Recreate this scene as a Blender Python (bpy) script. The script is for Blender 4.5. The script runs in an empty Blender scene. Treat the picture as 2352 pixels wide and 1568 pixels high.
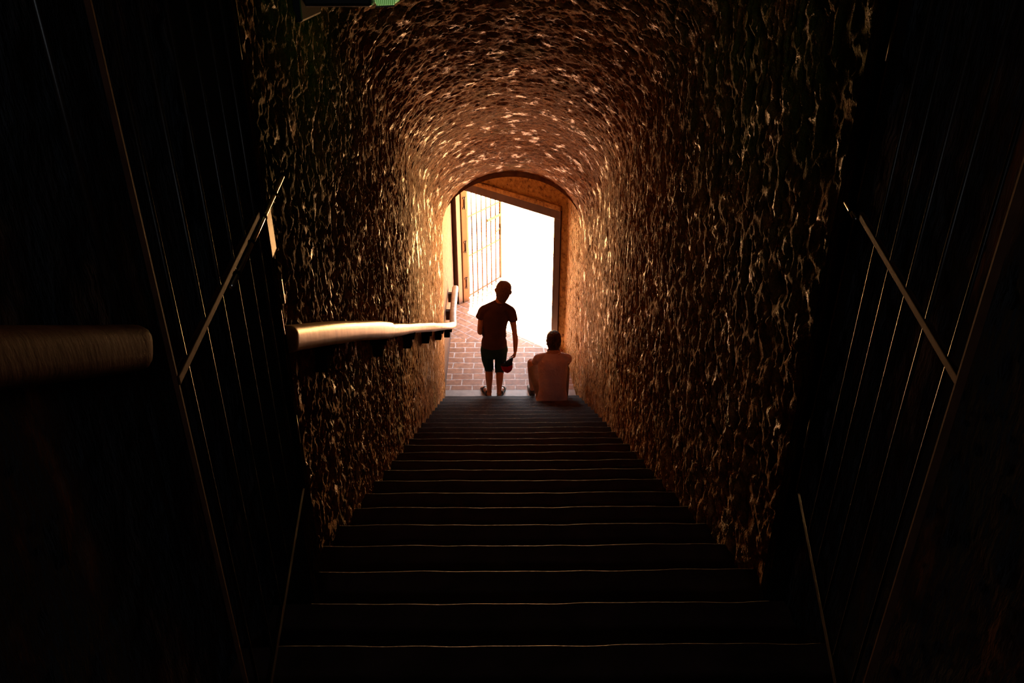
import bpy, bmesh, math, random
import numpy as np
from mathutils import Vector, Matrix

C = bpy.context.scene.collection
R = math.radians
PI = math.pi
V = Vector

# ------------------------------------------------------------------ camera, sky, sun, exposure
CZ = 5.68                                   # eye height above the lower landing
cam_d = bpy.data.cameras.new('camera')
cam_d.sensor_width = 36.0
cam_d.lens = 1800.0 / 2352.0 * 36.0
cam_d.clip_start = 0.02
cam = bpy.data.objects.new('camera', cam_d)
C.objects.link(cam)
cam.location = (0, 0, CZ)
cam.rotation_euler = (R(90 - 27.8), 0, R(-0.53))
bpy.context.scene.camera = cam

world = bpy.data.worlds.new('sky')
bpy.context.scene.world = world
world.use_nodes = True
bg = world.node_tree.nodes['Background']
bg.inputs[0].default_value = (0.88, 0.93, 1.0, 1)
bg.inputs[1].default_value = 0.6

sun_d = bpy.data.lights.new('sun', 'SUN')
sun_d.energy = 25.0
sun_d.color = (1.0, 0.86, 0.64)
sun_d.angle = R(0.55)
sun = bpy.data.objects.new('sun', sun_d)
C.objects.link(sun)
sun.location = (0, 16, 12)
sun.rotation_euler = (R(-13.6), 0, 0)       # high sun beyond the doorway

vs = bpy.context.scene.view_settings
vs.view_transform = 'Standard'
vs.look = 'None'
vs.exposure = 4.05
vs.gamma = 1.0
vs.use_curve_mapping = False
cy = bpy.context.scene.cycles
cy.max_bounces = 12
cy.diffuse_bounces = 6
cy.glossy_bounces = 4
cy.sample_clamp_indirect = 6.0
cy.use_denoising = True
cy.use_guiding = True

# ------------------------------------------------------------------ helpers
def link(name, me, mat, parent=None):
    o = bpy.data.objects.new(name, me)
    C.objects.link(o)
    if mat is not None:
        me.materials.append(mat)
    if parent is not None:
        o.parent = parent
        o.matrix_parent_inverse = parent.matrix_world.inverted() if parent.type != 'EMPTY' else Matrix.Translation(parent.location).inverted()
    return o

def obj(name, bm, mat, parent=None, smooth=False):
    bmesh.ops.recalc_face_normals(bm, faces=bm.faces[:])
    me = bpy.data.meshes.new(name)
    bm.to_mesh(me)
    bm.free()
    if smooth:
        for p in me.polygons:
            p.use_smooth = True
    return link(name, me, mat, parent)

def tag(o, label, cat, group=None):
    o['label'] = label
    o['category'] = cat
    if group:
        o['group'] = group
    return o

def struct(o):
    o['kind'] = 'structure'
    return o

def thing(name, label, cat, loc, group=None):
    o = bpy.data.objects.new(name, None)
    o.empty_display_size = 0.1
    C.objects.link(o)
    o.location = loc
    return tag(o, label, cat, group)

def hexa(bm, c8, bev=0.0):
    vs_ = [bm.verts.new(c) for c in c8]
    fs = [(0, 1, 2, 3), (7, 6, 5, 4), (0, 4, 5, 1), (1, 5, 6, 2), (2, 6, 7, 3), (3, 7, 4, 0)]
    fc = [bm.faces.new([vs_[i] for i in f]) for f in fs]
    if bev > 0:
        es = list({e for f in fc for e in f.edges})
        bmesh.ops.bevel(bm, geom=es, offset=bev, segments=2, affect='EDGES', profile=0.5)

def box(bm, x0, x1, y0, y1, z0, z1, bev=0.0):
    hexa(bm, [(x0, y0, z0), (x1, y0, z0), (x1, y1, z0), (x0, y1, z0),
              (x0, y0, z1), (x1, y0, z1), (x1, y1, z1), (x0, y1, z1)], bev)

def bar(bm, a, b, w, h, up=V((0, 0, 1)), bev=0.0):
    """rectangular bar from a to b, w across and h along up"""
    a, b = V(a), V(b)
    t = (b - a).normalized()
    s = t.cross(V(up))
    if s.length < 1e-5:
        s = V((1, 0, 0))
    s.normalize()
    u = s.cross(t).normalized()
    s = s * (w / 2)
    u = u * (h / 2)
    hexa(bm, [a - s - u, a + s - u, b + s - u, b - s - u, a - s + u, a + s + u, b + s + u, b - s + u], bev)

def bm_of(f, *a, **k):
    bm = bmesh.new()
    f(bm, *a, **k)
    return bm

def catmull(pts, n):
    out = []
    m = len(pts)
    for i in range(m - 1):
        p0, p1, p2, p3 = pts[max(i - 1, 0)], pts[i], pts[i + 1], pts[min(i + 2, m - 1)]
        for k in range(n):
            t = k / n
            out.append(0.5 * ((2 * p1) + (p2 - p0) * t + (2 * p0 - 5 * p1 + 4 * p2 - p3) * t * t + (3 * p1 - p0 - 3 * p2 + p3) * t ** 3))
    out.append(pts[-1])
    return out

def loft(bm, pts, rad, side=None, seg=18, n=4, cap0=True, cap1=True):
    """tapered tube through pts; rad items are r or (r_side, r_other); side is the ellipse axis"""
    P = [np.array(p, float) for p in pts]
    Q = [np.array((r, r) if not hasattr(r, '__len__') else r, float) for r in rad]
    if n > 1 and len(P) > 2:
        P, Q = catmull(P, n), catmull(Q, n)
    elif n > 1:
        P = [P[0] + (P[1] - P[0]) * i / n for i in range(n + 1)]
        Q = [Q[0] + (Q[1] - Q[0]) * i / n for i in range(n + 1)]
    m = len(P)
    if cap0:
        t = P[0] - P[1]; t /= np.linalg.norm(t)
        r = min(Q[0])
        P = [P[0] + t * r * math.sin(a) for a in (R(80), R(55), R(28))] + P
        Q = [Q[0] * math.cos(a) for a in (R(80), R(55), R(28))] + Q
    if cap1:
        t = P[-1] - P[-2]; t /= np.linalg.norm(t)
        r = min(Q[-1]); b, q = P[-1], Q[-1]
        P = P + [b + t * r * math.sin(a) for a in (R(28), R(55), R(80))]
        Q = Q + [q * math.cos(a) for a in (R(28), R(55), R(80))]
    m = len(P)
    rings = []
    ref = np.array(side if side is not None else (1, 0, 0.013), float)
    for i in range(m):
        t = P[min(i + 1, m - 1)] - P[max(i - 1, 0)]
        t /= np.linalg.norm(t) + 1e-12
        s = ref - t * ref.dot(t)
        if np.linalg.norm(s) < 1e-3:
            s = np.array((0, 1, 0.0)) - t * t[1]
        s /= np.linalg.norm(s)
        u = np.cross(t, s)
        if side is None:
            ref = s
        rings.append([bm.verts.new(P[i] + s * Q[i][0] * math.cos(2 * PI * k / seg) + u * Q[i][1] * math.sin(2 * PI * k / seg)) for k in range(seg)])
    for a, b in zip(rings, rings[1:]):
        for k in range(seg):
            bm.faces.new((a[k], a[(k + 1) % seg], b[(k + 1) % seg], b[k]))
    bm.faces.new(rings[0][::-1])
    bm.faces.new(rings[-1])

def ball(bm, c, r, seg=16):
    r = (r, r, r) if not hasattr(r, '__len__') else r
    m = Matrix.Translation(V(c)) @ Matrix.Diagonal((r[0], r[1], r[2], 1))
    bmesh.ops.create_uvsphere(bm, u_segments=seg, v_segments=seg // 2 + 2, radius=1, matrix=m)

def cyl(bm, a, b, r, seg=12):
    loft(bm, [a, b], [r, r], seg=seg, n=1, cap0=False, cap1=False)

def remesh(o, vox, it=3, fac=0.5):
    m = o.modifiers.new('skin_union', 'REMESH')
    m.mode = 'VOXEL'
    m.voxel_size = vox
    m.use_smooth_shade = True
    if it:
        s = o.modifiers.new('soften', 'SMOOTH')
        s.factor = fac
        s.iterations = it
    return o

# vectorised value noise for real relief on the walls
def _hash(i, j, k, seed):
    h = (i * 374761393 + j * 668265263 + k * 2147483647 + seed * 1274126177) & 0xFFFFFFFF
    h = ((h ^ (h >> 13)) * 1274126177) & 0xFFFFFFFF
    h = ((h ^ (h >> 16)) * 2246822519) & 0xFFFFFFFF
    return ((h ^ (h >> 15)) & 0xFFFFFF) / float(0xFFFFFF)

def noise(P, seed=0):
    F = np.floor(P).astype(np.int64)
    f = P - F
    f = f * f * f * (f * (f * 6 - 15) + 10)
    out = np.zeros(len(P))
    for a in (0, 1):
        for b in (0, 1):
            for c in (0, 1):
                w = (f[:, 0] if a else 1 - f[:, 0]) * (f[:, 1] if b else 1 - f[:, 1]) * (f[:, 2] if c else 1 - f[:, 2])
                out += w * _hash(F[:, 0] + a, F[:, 1] + b, F[:, 2] + c, seed)
    return out * 2 - 1

def fbm(P, o=3, seed=0):
    s, a, t = 0, 1.0, 0
    for i in range(o):
        s = s + a * noise(P * (2.03 ** i) + 17.3 * i, seed + i)
        t += a
        a *= 0.55
    return s / t

def relief(P, amp=1.0, y0=7.4, run=3.6):
    """rough render over tuff blocks: broad swells, knobs, pits"""
    P2 = P * np.array((1, 1, 0.8))
    d = 0.018 * fbm(P2 * 1.7, 3, 1)
    k = 1 - np.abs(fbm(P2 * 8.0, 2, 7))
    d += 0.026 * (k - 0.72)
    k = 1 - np.abs(fbm(P2 * 21.0, 2, 13))
    d += 0.020 * (k - 0.72)
    d -= 0.022 * np.clip(fbm(P2 * 13.0, 2, 23) - 0.25, 0, 1)
    t = np.clip((y0 - P[:, 1]) / run, 0, 1)             # smoother at the foot; deeper relief higher up, shaped to darken the walls
    return d * amp * (0.36 + 0.78 * t * t * (3 - 2 * t))

def grid_obj(name, X, mat, parent=None):
    """X: (nu, nv, 3) array of points"""
    nu, nv, _ = X.shape
    me = bpy.data.meshes.new(name)
    idx = np.arange(nu * nv).reshape(nu, nv)
    F = np.stack([idx[:-1, :-1], idx[1:, :-1], idx[1:, 1:], idx[:-1, 1:]], -1).reshape(-1, 4)
    me.from_pydata(X.reshape(-1, 3).tolist(), [], F.tolist())
    me.polygons.foreach_set('use_smooth', [True] * len(me.polygons))
    return link(name, me, mat, parent)

# ------------------------------------------------------------------ materials
def mat_new(name):
    m = bpy.data.materials.new(name)
    m.use_nodes = True
    nt = m.node_tree
    return m, nt, nt.nodes['Principled BSDF']

def N(nt, typ, **k):
    n = nt.nodes.new(typ)
    for a, b in k.items():
        setattr(n, a, b)
    return n

def ramp(nt, src, stops):
    n = N(nt, 'ShaderNodeValToRGB')
    el = n.color_ramp.elements
    while len(el) < len(stops):
        el.new(0.5)
    for e, (p, c) in zip(el, stops):
        e.position = p
        e.color = (*c, 1)
    nt.links.new(src, n.inputs[0])
    return n.outputs[0]

def tex_noise(nt, vec, scale, detail=4, rough=0.55):
    n = N(nt, 'ShaderNodeTexNoise')
    n.inputs['Scale'].default_value = scale
    n.inputs['Detail'].default_value = detail
    n.inputs['Roughness'].default_value = rough
    nt.links.new(vec, n.inputs['Vector'])
    return n.outputs[0]

def mixc(nt, fac, a, b, mode='MIX'):
    n = N(nt, 'ShaderNodeMix', data_type='RGBA', blend_type=mode)
    for s, v in ((n.inputs[0], fac), (n.inputs[6], a), (n.inputs[7], b)):
        if isinstance(v, (int, float)):
            s.default_value = v
        elif isinstance(v, tuple):
            s.default_value = (*v, 1)
        else:
            nt.links.new(v, s)
    return n.outputs[2]

def bump(nt, b, h, strength, dist):
    n = N(nt, 'ShaderNodeBump')
    n.inputs['Strength'].default_value = strength
    n.inputs['Distance'].default_value = dist
    nt.links.new(h, n.inputs['Height'])
    nt.links.new(n.outputs[0], b.inputs['Normal'])

def coord(nt, which='Object', scale=None, rot=None):
    t = N(nt, 'ShaderNodeTexCoord').outputs[which]
    if scale or rot:
        m = N(nt, 'ShaderNodeMapping')
        if scale:
            m.inputs['Scale'].default_value = scale
        if rot:
            m.inputs['Rotation'].default_value = rot
        nt.links.new(t, m.inputs['Vector'])
        t = m.outputs[0]
    return t

def mottled(name, stops, scale=6, rough=0.6, spec=0.5, bstr=0.4, bdist=0.01, bscale=40, metal=0.0, stretch=None, detail=5):
    m, nt, b = mat_new(name)
    v = coord(nt, 'Object', stretch)
    nt.links.new(ramp(nt, tex_noise(nt, v, scale, detail), stops), b.inputs['Base Color'])
    b.inputs['Roughness'].default_value = rough
    b.inputs['Specular IOR Level'].default_value = spec
    b.inputs['Metallic'].default_value = metal
    if bstr:
        bump(nt, b, tex_noise(nt, v, bscale, 4, 0.6), bstr, bdist)
    return m

# damp lime render over tuff, with green algae stains
def wall_material():
    m, nt, b = mat_new('damp_rough_render')
    v = coord(nt)
    big = tex_noise(nt, v, 1.3, 4)
    med = tex_noise(nt, v, 17.0, 6, 0.62)
    col = ramp(nt, med, [(0.28, (0.10, 0.036, 0.012)), (0.45, (0.28, 0.115, 0.034)), (0.58, (0.45, 0.21, 0.066)), (0.75, (0.66, 0.39, 0.15))])
    dark = ramp(nt, big, [(0.38, (0.66, 0.60, 0.56)), (0.60, (1, 1, 1))])
    col = mixc(nt, 1.0, col, dark, 'MULTIPLY')
    moss = ramp(nt, tex_noise(nt, v, 2.1, 5, 0.65), [(0.55, (0, 0, 0)), (0.72, (0.6, 0.6, 0.6))])
    xyz = N(nt, 'ShaderNodeSeparateXYZ'); nt.links.new(v, xyz.inputs[0])
    near = N(nt, 'ShaderNodeMapRange'); near.inputs[1].default_value = 5.6; near.inputs[2].default_value = 3.4
    nt.links.new(xyz.outputs[1], near.inputs[0])
    high = N(nt, 'ShaderNodeMapRange'); high.inputs[1].default_value = 4.2; high.inputs[2].default_value = 5.0
    nt.links.new(xyz.outputs[2], high.inputs[0])
    alg = N(nt, 'ShaderNodeMath', operation='MULTIPLY')
    nt.links.new(near.outputs[0], alg.inputs[0]); nt.links.new(high.outputs[0], alg.inputs[1])
    algae = mixc(nt, 1.0, ramp(nt, tex_noise(nt, v, 3.3, 5, 0.65), [(0.36, (0.1, 0.1, 0.1)), (0.55, (0.9, 0.9, 0.9))]), alg.outputs[0], 'MULTIPLY')
    col = mixc(nt, algae, col, (0.095, 0.115, 0.016))       # algae around the lamp
    col = mixc(nt, moss, col, (0.12, 0.125, 0.028))
    nt.links.new(col, b.inputs['Base Color'])
    wet = ramp(nt, tex_noise(nt, coord(nt, 'Object', (1, 1, 0.7)), 8.0, 5, 0.65), [(0.55, (0, 0, 0)), (0.64, (1, 1, 1))])
    rg = mixc(nt, wet, (0.8, 0.8, 0.8), (0.38, 0.38, 0.38))
    nt.links.new(rg, b.inputs['Roughness'])
    sp = mixc(nt, wet, (0.06, 0.06, 0.06), (0.28, 0.28, 0.28))
    nt.links.new(sp, b.inputs['Specular IOR Level'])
    b.inputs['Specular Tint'].default_value = (1.0, 0.72, 0.42, 1)
    h = N(nt, 'ShaderNodeMath', operation='ADD')
    nt.links.new(tex_noise(nt, v, 38, 5, 0.62), h.inputs[0])
    nt.links.new(tex_noise(nt, v, 110, 3, 0.6), h.inputs[1])
    bump(nt, b, h.outputs[0], 1.0, 0.014)
    return m

M_WALL = wall_material()
M_HEAD = mottled('shade_toned_stone', [(0.40, (0.050, 0.056, 0.066)), (0.56, (0.060, 0.045, 0.042)), (0.68, (0.22, 0.105, 0.058))], 6, 0.95, 0.0, 0.9, 0.014, 45, stretch=(1, 1, 0.35))  # wall colour darkened and cooled to stand in for deep shade
M_RING = mottled('old_plaster', [(0.3, (0.15, 0.06, 0.02)), (0.5, (0.25, 0.115, 0.035)), (0.7, (0.31, 0.17, 0.065))], 10, 0.6, 0.4, 0.7, 0.012, 45)
M_OCHRE = mottled('ochre_plaster', [(0.3, (0.10, 0.042, 0.010)), (0.45, (0.31, 0.170, 0.045)), (0.7, (0.42, 0.260, 0.085))], 18, 0.75, 0.2, 1.0, 0.015, 50)
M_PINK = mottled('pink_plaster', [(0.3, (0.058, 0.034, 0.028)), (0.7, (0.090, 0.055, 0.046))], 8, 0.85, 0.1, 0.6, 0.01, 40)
M_PIER = mottled('shade_black_matt', [(0.35, (0.0048, 0.0036, 0.0028)), (0.65, (0.014, 0.0088, 0.006))], 7, 0.95, 0.0, 0.7, 0.015, 30)  # shade put into the base colour, so piers stay black under grazing light
M_STEP = mottled('worn_dark_stone', [(0.3, (0.026, 0.014, 0.011)), (0.7, (0.056, 0.029, 0.023))], 8, 0.6, 0.14, 0.25, 0.004, 35)
M_SILL = mottled('pale_stone', [(0.3, (0.27, 0.21, 0.19)), (0.7, (0.40, 0.32, 0.29))], 12, 0.5, 0.4, 0.3, 0.004, 60)
M_FRAME = mottled('brown_painted_wood', [(0.3, (0.03825, 0.01575, 0.0081)), (0.7, (0.072, 0.0315, 0.01575))], 9, 0.55, 0.4, 0.3, 0.004, 30, stretch=(1, 1, 0.15))
M_KNOTTY = mottled('bare_wood', [(0.3, (0.050, 0.021, 0.008)), (0.7, (0.092, 0.045, 0.018))], 9, 0.7, 0.1, 0.3, 0.004, 30, stretch=(1, 1, 0.15))
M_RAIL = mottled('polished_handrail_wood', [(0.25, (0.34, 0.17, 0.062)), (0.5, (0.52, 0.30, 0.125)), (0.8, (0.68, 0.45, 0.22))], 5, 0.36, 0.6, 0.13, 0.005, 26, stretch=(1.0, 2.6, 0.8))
M_RAILDIM = mottled('dimmed_handrail_wood', [(0.3, (0.085, 0.028, 0.015)), (0.7, (0.16, 0.060, 0.032))], 7, 0.65, 0.06, 0.2, 0.004, 30, stretch=(1.0, 2.6, 0.8))  # darker copy of the rail wood; the near end's dimness put into colour
M_PLATE = mottled('worn_bronze', [(0.3, (0.10, 0.048, 0.024)), (0.7, (0.16, 0.082, 0.042))], 25, 0.55, 0.3, 0.12, 0.001, 60)
M_IRON = mottled('dark_iron', [(0.3, (0.008, 0.005, 0.004)), (0.7, (0.022, 0.012, 0.008))], 20, 0.38, 0.5, 0.15, 0.002, 60)
M_RUST = mottled('rusty_iron', [(0.3, (0.014, 0.006, 0.003)), (0.7, (0.032, 0.014, 0.007))], 20, 0.6, 0.25, 0.3, 0.002, 60)
M_MATT = mottled('brown_iron', [(0.3, (0.046, 0.018, 0.010)), (0.7, (0.085, 0.035, 0.019))], 20, 0.75, 0.03, 0.1, 0.002, 60)
M_STEEL = mottled('bare_steel', [(0.3, (0.55, 0.50, 0.44)), (0.7, (0.75, 0.70, 0.62))], 30, 0.25, 0.6, 0.1, 0.001, 80, metal=1.0)
M_GROUND = mottled('warm_bounce_paving', [(0.3, (0.58, 0.33, 0.13)), (0.7, (0.74, 0.45, 0.20))], 2, 0.8, 0.2, 0.3, 0.01, 8)  # orange put into the ground colour to warm the light bounced inside
M_FACADE = mottled('facade_render', [(0.3, (0.55, 0.40, 0.26)), (0.7, (0.70, 0.55, 0.38))], 2, 0.8, 0.2, 0.3, 0.01, 8)
M_SKIN = mottled('skin', [(0.3, (0.36, 0.135, 0.062)), (0.7, (0.46, 0.19, 0.095))], 14, 0.5, 0.3, 0.1, 0.001, 120)
M_EYE = mottled('eye_white', [(0.3, (0.7, 0.68, 0.64)), (0.7, (0.8, 0.78, 0.74))], 14, 0.2, 0.5, 0)
M_LIPS = mottled('lips', [(0.3, (0.36, 0.11, 0.09)), (0.7, (0.42, 0.14, 0.11))], 14, 0.4, 0.5, 0)
M_BUZZ = mottled('cropped_hair', [(0.3, (0.09, 0.045, 0.022)), (0.7, (0.17, 0.085, 0.042))], 60, 0.85, 0.1, 0.6, 0.003, 160)
M_HAIR = mottled('dark_brown_hair', [(0.3, (0.035, 0.016, 0.010)), (0.7, (0.085, 0.040, 0.022))], 40, 0.7, 0.12, 0.9, 0.006, 60, stretch=(1, 1, 0.3))
M_DARKTEE = mottled('dark_cotton', [(0.3, (0.052, 0.022, 0.021)), (0.7, (0.080, 0.036, 0.032))], 9, 0.9, 0.1, 0.5, 0.02, 10)
M_SHORTS = mottled('dark_green_cotton', [(0.3, (0.012, 0.032, 0.024)), (0.7, (0.022, 0.055, 0.040))], 9, 0.9, 0.1, 0.5, 0.02, 12)
M_HEM = mottled('lit_hem_edge', [(0.3, (0.275, 0.2, 0.165)), (0.7, (0.31, 0.235, 0.2))], 9, 0.8, 0.2, 0)  # pale tone stands in for light caught along the hem
M_POLO = mottled('pale_pink_cotton', [(0.3, (0.50, 0.29, 0.28)), (0.7, (0.62, 0.39, 0.37))], 6, 0.9, 0.1, 0.9, 0.03, 8)
M_GREYSH = mottled('grey_brown_cotton', [(0.3, (0.17, 0.115, 0.095)), (0.7, (0.26, 0.18, 0.15))], 9, 0.9, 0.1, 0.6, 0.02, 14)
M_SHOE = mottled('black_shoe', [(0.3, (0.012, 0.011, 0.012)), (0.7, (0.03, 0.028, 0.028))], 20, 0.5, 0.4, 0.2, 0.002, 60)
M_SOLE = mottled('white_rubber', [(0.3, (0.70, 0.68, 0.66)), (0.7, (0.80, 0.78, 0.76))], 20, 0.5, 0.4, 0.1, 0.002, 60)
M_RED = mottled('red_cotton', [(0.3, (0.34, 0.004, 0.010)), (0.7, (0.44, 0.008, 0.016))], 20, 0.85, 0.1, 0.2, 0.002, 60)
M_BLACKCLOTH = mottled('black_cloth', [(0.3, (0.012, 0.011, 0.012)), (0.7, (0.025, 0.022, 0.022))], 20, 0.8, 0.2, 0.2, 0.002, 60)
M_PLASTIC = mottled('black_plastic', [(0.3, (0.012, 0.012, 0.013)), (0.7, (0.02, 0.02, 0.022))], 8, 0.5, 0.3, 0.1, 0.002, 60)

def brick_material(name, rot, ca, cb, mortar):
    m, nt, b = mat_new(name)
    v = coord(nt, 'Object', None, (0, 0, rot))
    w = N(nt, 'ShaderNodeTexNoise'); w.inputs['Scale'].default_value = 5.0
    nt.links.new(v, w.inputs['Vector'])
    mx = N(nt, 'ShaderNodeMix', data_type='VECTOR')
    mx.inputs[0].default_value = 0.035
    nt.links.new(v, mx.inputs[4]); nt.links.new(w.outputs[1], mx.inputs[5])
    t = N(nt, 'ShaderNodeTexBrick')
    t.inputs['Color1'].default_value = (*ca, 1)
    t.inputs['Color2'].default_value = (*cb, 1)
    t.inputs['Mortar'].default_value = (*mortar, 1)
    t.inputs['Scale'].default_value = 1.0
    t.inputs['Mortar Size'].default_value = 0.011
    t.inputs['Mortar Smooth'].default_value = 0.35
    t.inputs['Bias'].default_value = -0.1
    t.inputs['Brick Width'].default_value = 0.29
    t.inputs['Row Height'].default_value = 0.155
    nt.links.new(mx.outputs[1], t.inputs['Vector'])
    n2 = ramp(nt, tex_noise(nt, v, 16, 5), [(0.32, (0.55, 0.50, 0.44)), (0.62, (1, 1, 1))])
    col = mixc(nt, 1.0, t.outputs[0], n2, 'MULTIPLY')
    nt.links.new(col, b.inputs['Base Color'])
    b.inputs['Roughness'].default_value = 0.6
    b.inputs['Specular IOR Level'].default_value = 0.35
    inv = N(nt, 'ShaderNodeMath', operation='SUBTRACT'); inv.inputs[0].default_value = 1.0
    nt.links.new(t.outputs[1], inv.inputs[1])
    bump(nt, b, inv.outputs[0], 0.5, 0.008)
    return m

M_BRICK = brick_material('brick_paving', 0, (0.32, 0.115, 0.040), (0.42, 0.175, 0.078), (0.60, 0.47, 0.44))
M_BRICK45 = brick_material('brick_paving_along_door', R(45), (0.35, 0.140, 0.068), (0.41, 0.190, 0.105), (0.44, 0.29, 0.26))

def lens_material():
    m, nt, b = mat_new('green_ribbed_glass')
    v = coord(nt)
    w = N(nt, 'ShaderNodeTexWave', wave_type='BANDS', bands_direction='X')
    w.inputs['Scale'].default_value = 42
    nt.links.new(v, w.inputs['Vector'])
    c = ramp(nt, w.outputs[0], [(0.2, (0.10, 0.26, 0.05)), (0.8, (0.32, 0.58, 0.20))])
    nt.links.new(c, b.inputs['Base Color'])
    nt.links.new(c, b.inputs['Emission Color'])
    b.inputs['Emission Strength'].default_value = 0.03
    b.inputs['Roughness'].default_value = 0.2
    bump(nt, b, w.outputs[0], 0.6, 0.004)
    return m
M_LENS = lens_material()

# ------------------------------------------------------------------ the vaulted stair tunnel
SL = 0.4977
def zc(Y): return CZ - SL * Y               # line through the eye, parallel to the stairs
def xl(Y): return -0.787 - 0.0042 * Y
def xr(Y): return 0.952 + 0.004 * Y
YB, YE = -4.2, 9.0
def ease(Y):
    t = np.clip((Y - 7.6) / 1.4, 0, 1)
    return t * t * (3 - 2 * t)
def spring(Y): return zc(Y) + 1.45 - 0.20 * ease(Y)
def crown(Y): return zc(Y) + 2.14 - 0.17 * ease(Y)

ys = np.concatenate([np.linspace(YB, 0.6, 60)[:-1], np.linspace(0.6, 2.2, 80)[:-1], np.arange(2.2, YE + 0.001, 0.0095)])
ys[-1] = YE
nv = 250
def wall_grid(side, yy):
    u = np.linspace(0, 1, nv)
    Yg, Ug = np.meshgrid(yy, u, indexing='ij')
    z0 = zc(Yg) - 1.07 - 0.42
    z1 = spring(Yg)
    Z = z0 + (z1 - z0) * Ug
    X = (xl(Yg) if side < 0 else xr(Yg))
    P = np.stack([X, Yg, Z], -1)
    P[..., 0] -= side * 0.065 * ease(Yg) * Ug
    d = relief(P.reshape(-1, 3)).reshape(Yg.shape)
    P[..., 0] += -side * d * np.where(Yg < 1.9, 0.3, np.where(Yg < 2.05, 0.3 + (Yg - 1.9) / 0.15 * 0.7, 1.0))
    return P
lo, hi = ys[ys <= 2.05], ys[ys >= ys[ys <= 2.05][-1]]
struct(grid_obj('wall_left', wall_grid(-1, hi), M_WALL))
struct(grid_obj('wall_right', wall_grid(1, hi), M_WALL))
struct(grid_obj('wall_left_head', wall_grid(-1, lo), M_HEAD))     # near walls toned darker in place of shade
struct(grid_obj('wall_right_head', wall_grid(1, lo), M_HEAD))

def vault_grid():
    a = np.linspace(PI, 0, 210)
    Yg, Ag = np.meshgrid(ys, a, indexing='ij')
    cx, hw = (xl(Yg) + xr(Yg)) / 2, (xr(Yg) - xl(Yg)) / 2 - 0.065 * ease(Yg)
    rise = crown(Yg) - spring(Yg)
    X = cx + hw * np.cos(Ag)
    Z = spring(Yg) + rise * np.sin(Ag)
    P = np.stack([X, Yg, Z], -1)
    d = relief(P.reshape(-1, 3)).reshape(Yg.shape)
    w_ = np.clip(np.sin(Ag) * 2.0, 0, 1)                 # the crown is rougher than the haunches
    d = d * (1 - w_) + w_ * relief(P.reshape(-1, 3), 1.15, 7.7, 3.2).reshape(Yg.shape)
    nx, nz = np.cos(Ag) / hw, np.sin(Ag) / rise
    l = np.sqrt(nx * nx + nz * nz)
    P[..., 0] -= d * nx / l
    P[..., 2] -= d * nz / l
    return P
struct(grid_obj('ceiling', vault_grid(), M_WALL))

# unseen masonry behind the render and over the vault, added to block sun leaks
def mass(name, x0, x1, a0, a1):
    bm = bmesh.new()
    ya, yb_ = YB - 0.3, 9.28
    hexa(bm, [(x0, ya, zc(ya) + a0), (x1, ya, zc(ya) + a0), (x1, yb_, zc(yb_) + a0), (x0, yb_, zc(yb_) + a0),
              (x0, ya, zc(ya) + a1), (x1, ya, zc(ya) + a1), (x1, yb_, zc(yb_) + a1), (x0, yb_, zc(yb_) + a1)])
    struct(obj(name, bm, M_RING))
mass('wall_left_core', -1.55, -0.93, -1.9, 2.75)
mass('wall_right_core', 1.09, 1.75, -1.9, 2.75)
mass('roof', -1.55, 1.75, 2.24, 2.75)

# stairs: nosing k at Y = 1.654 + 0.3163 k, the landing is tread 24
TR, RI, Y0 = 0.3163, 0.1578, 1.654
rng = random.Random(4)
stair = struct(bpy.data.objects.new('staircase', None)); C.objects.link(stair); stair.location = (0, Y0, 0)
for k in range(-19, 24):
    yn, z = Y0 + TR * k, (24 - k) * RI
    bm = bmesh.new()
    x0, x1, y0, y1 = xl(yn) - 0.03, xr(yn) + 0.03, yn - TR - 0.02, yn
    n = 60 if k > -3 else 6
    prof = [(y0, z - 0.34), (y0, z)]
    r = 0.011
    prof += [(y1 - r + r * math.sin(t), z - r + r * math.cos(t)) for t in np.linspace(0, PI / 2, 5)]
    prof += [(y1 - 0.004, z - 0.045), (y1 - 0.022, z - 0.05), (y1 - 0.022, z - 0.34)]
    rows = []
    ph = rng.uniform(0, 9)
    for i in range(n + 1):
        x = x0 + (x1 - x0) * i / n
        wear = 0.004 * math.exp(-((x - 0.08) / 0.42) ** 2) + 0.0015 * math.sin(x * 7 + ph) + 0.0012 * math.sin(x * 19 + ph * 2)
        chip = 0.0014 * math.sin(x * 11 + ph) + 0.001 * math.sin(x * 31 + 2 * ph)
        rows.append([bm.verts.new((x, y + (chip if 1 < j < 8 else 0), zz - (wear if 0 < j < 8 else 0))) for j, (y, zz) in enumerate(prof)])
    for a, b in zip(rows, rows[1:]):
        for j in range(len(prof)):
            j2 = (j + 1) % len(prof)
            bm.faces.new((a[j], a[j2], b[j2], b[j]))
    bm.faces.new(rows[0]); bm.faces.new(rows[-1][::-1])
    obj('step', bm, M_STEP, stair, smooth=False)

# back end of the tunnel: unseen wall, its opening added so skylight lifts the near darks
bm = bmesh.new()
zb = zc(YB) - 1.07
box(bm, -1.2, -0.50, YB - 0.3, YB, zb - 0.5, zb + 3.8)
box(bm, 0.66, 1.4, YB - 0.3, YB, zb - 0.5, zb + 3.8)
box(bm, -0.50, 0.66, YB - 0.3, YB, zb - 0.5, zb + 1.2)
box(bm, -0.50, 0.66, YB - 0.3, YB, zb + 2.1, zb + 3.8)
struct(obj('wall_back', bm, M_PIER))

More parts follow.
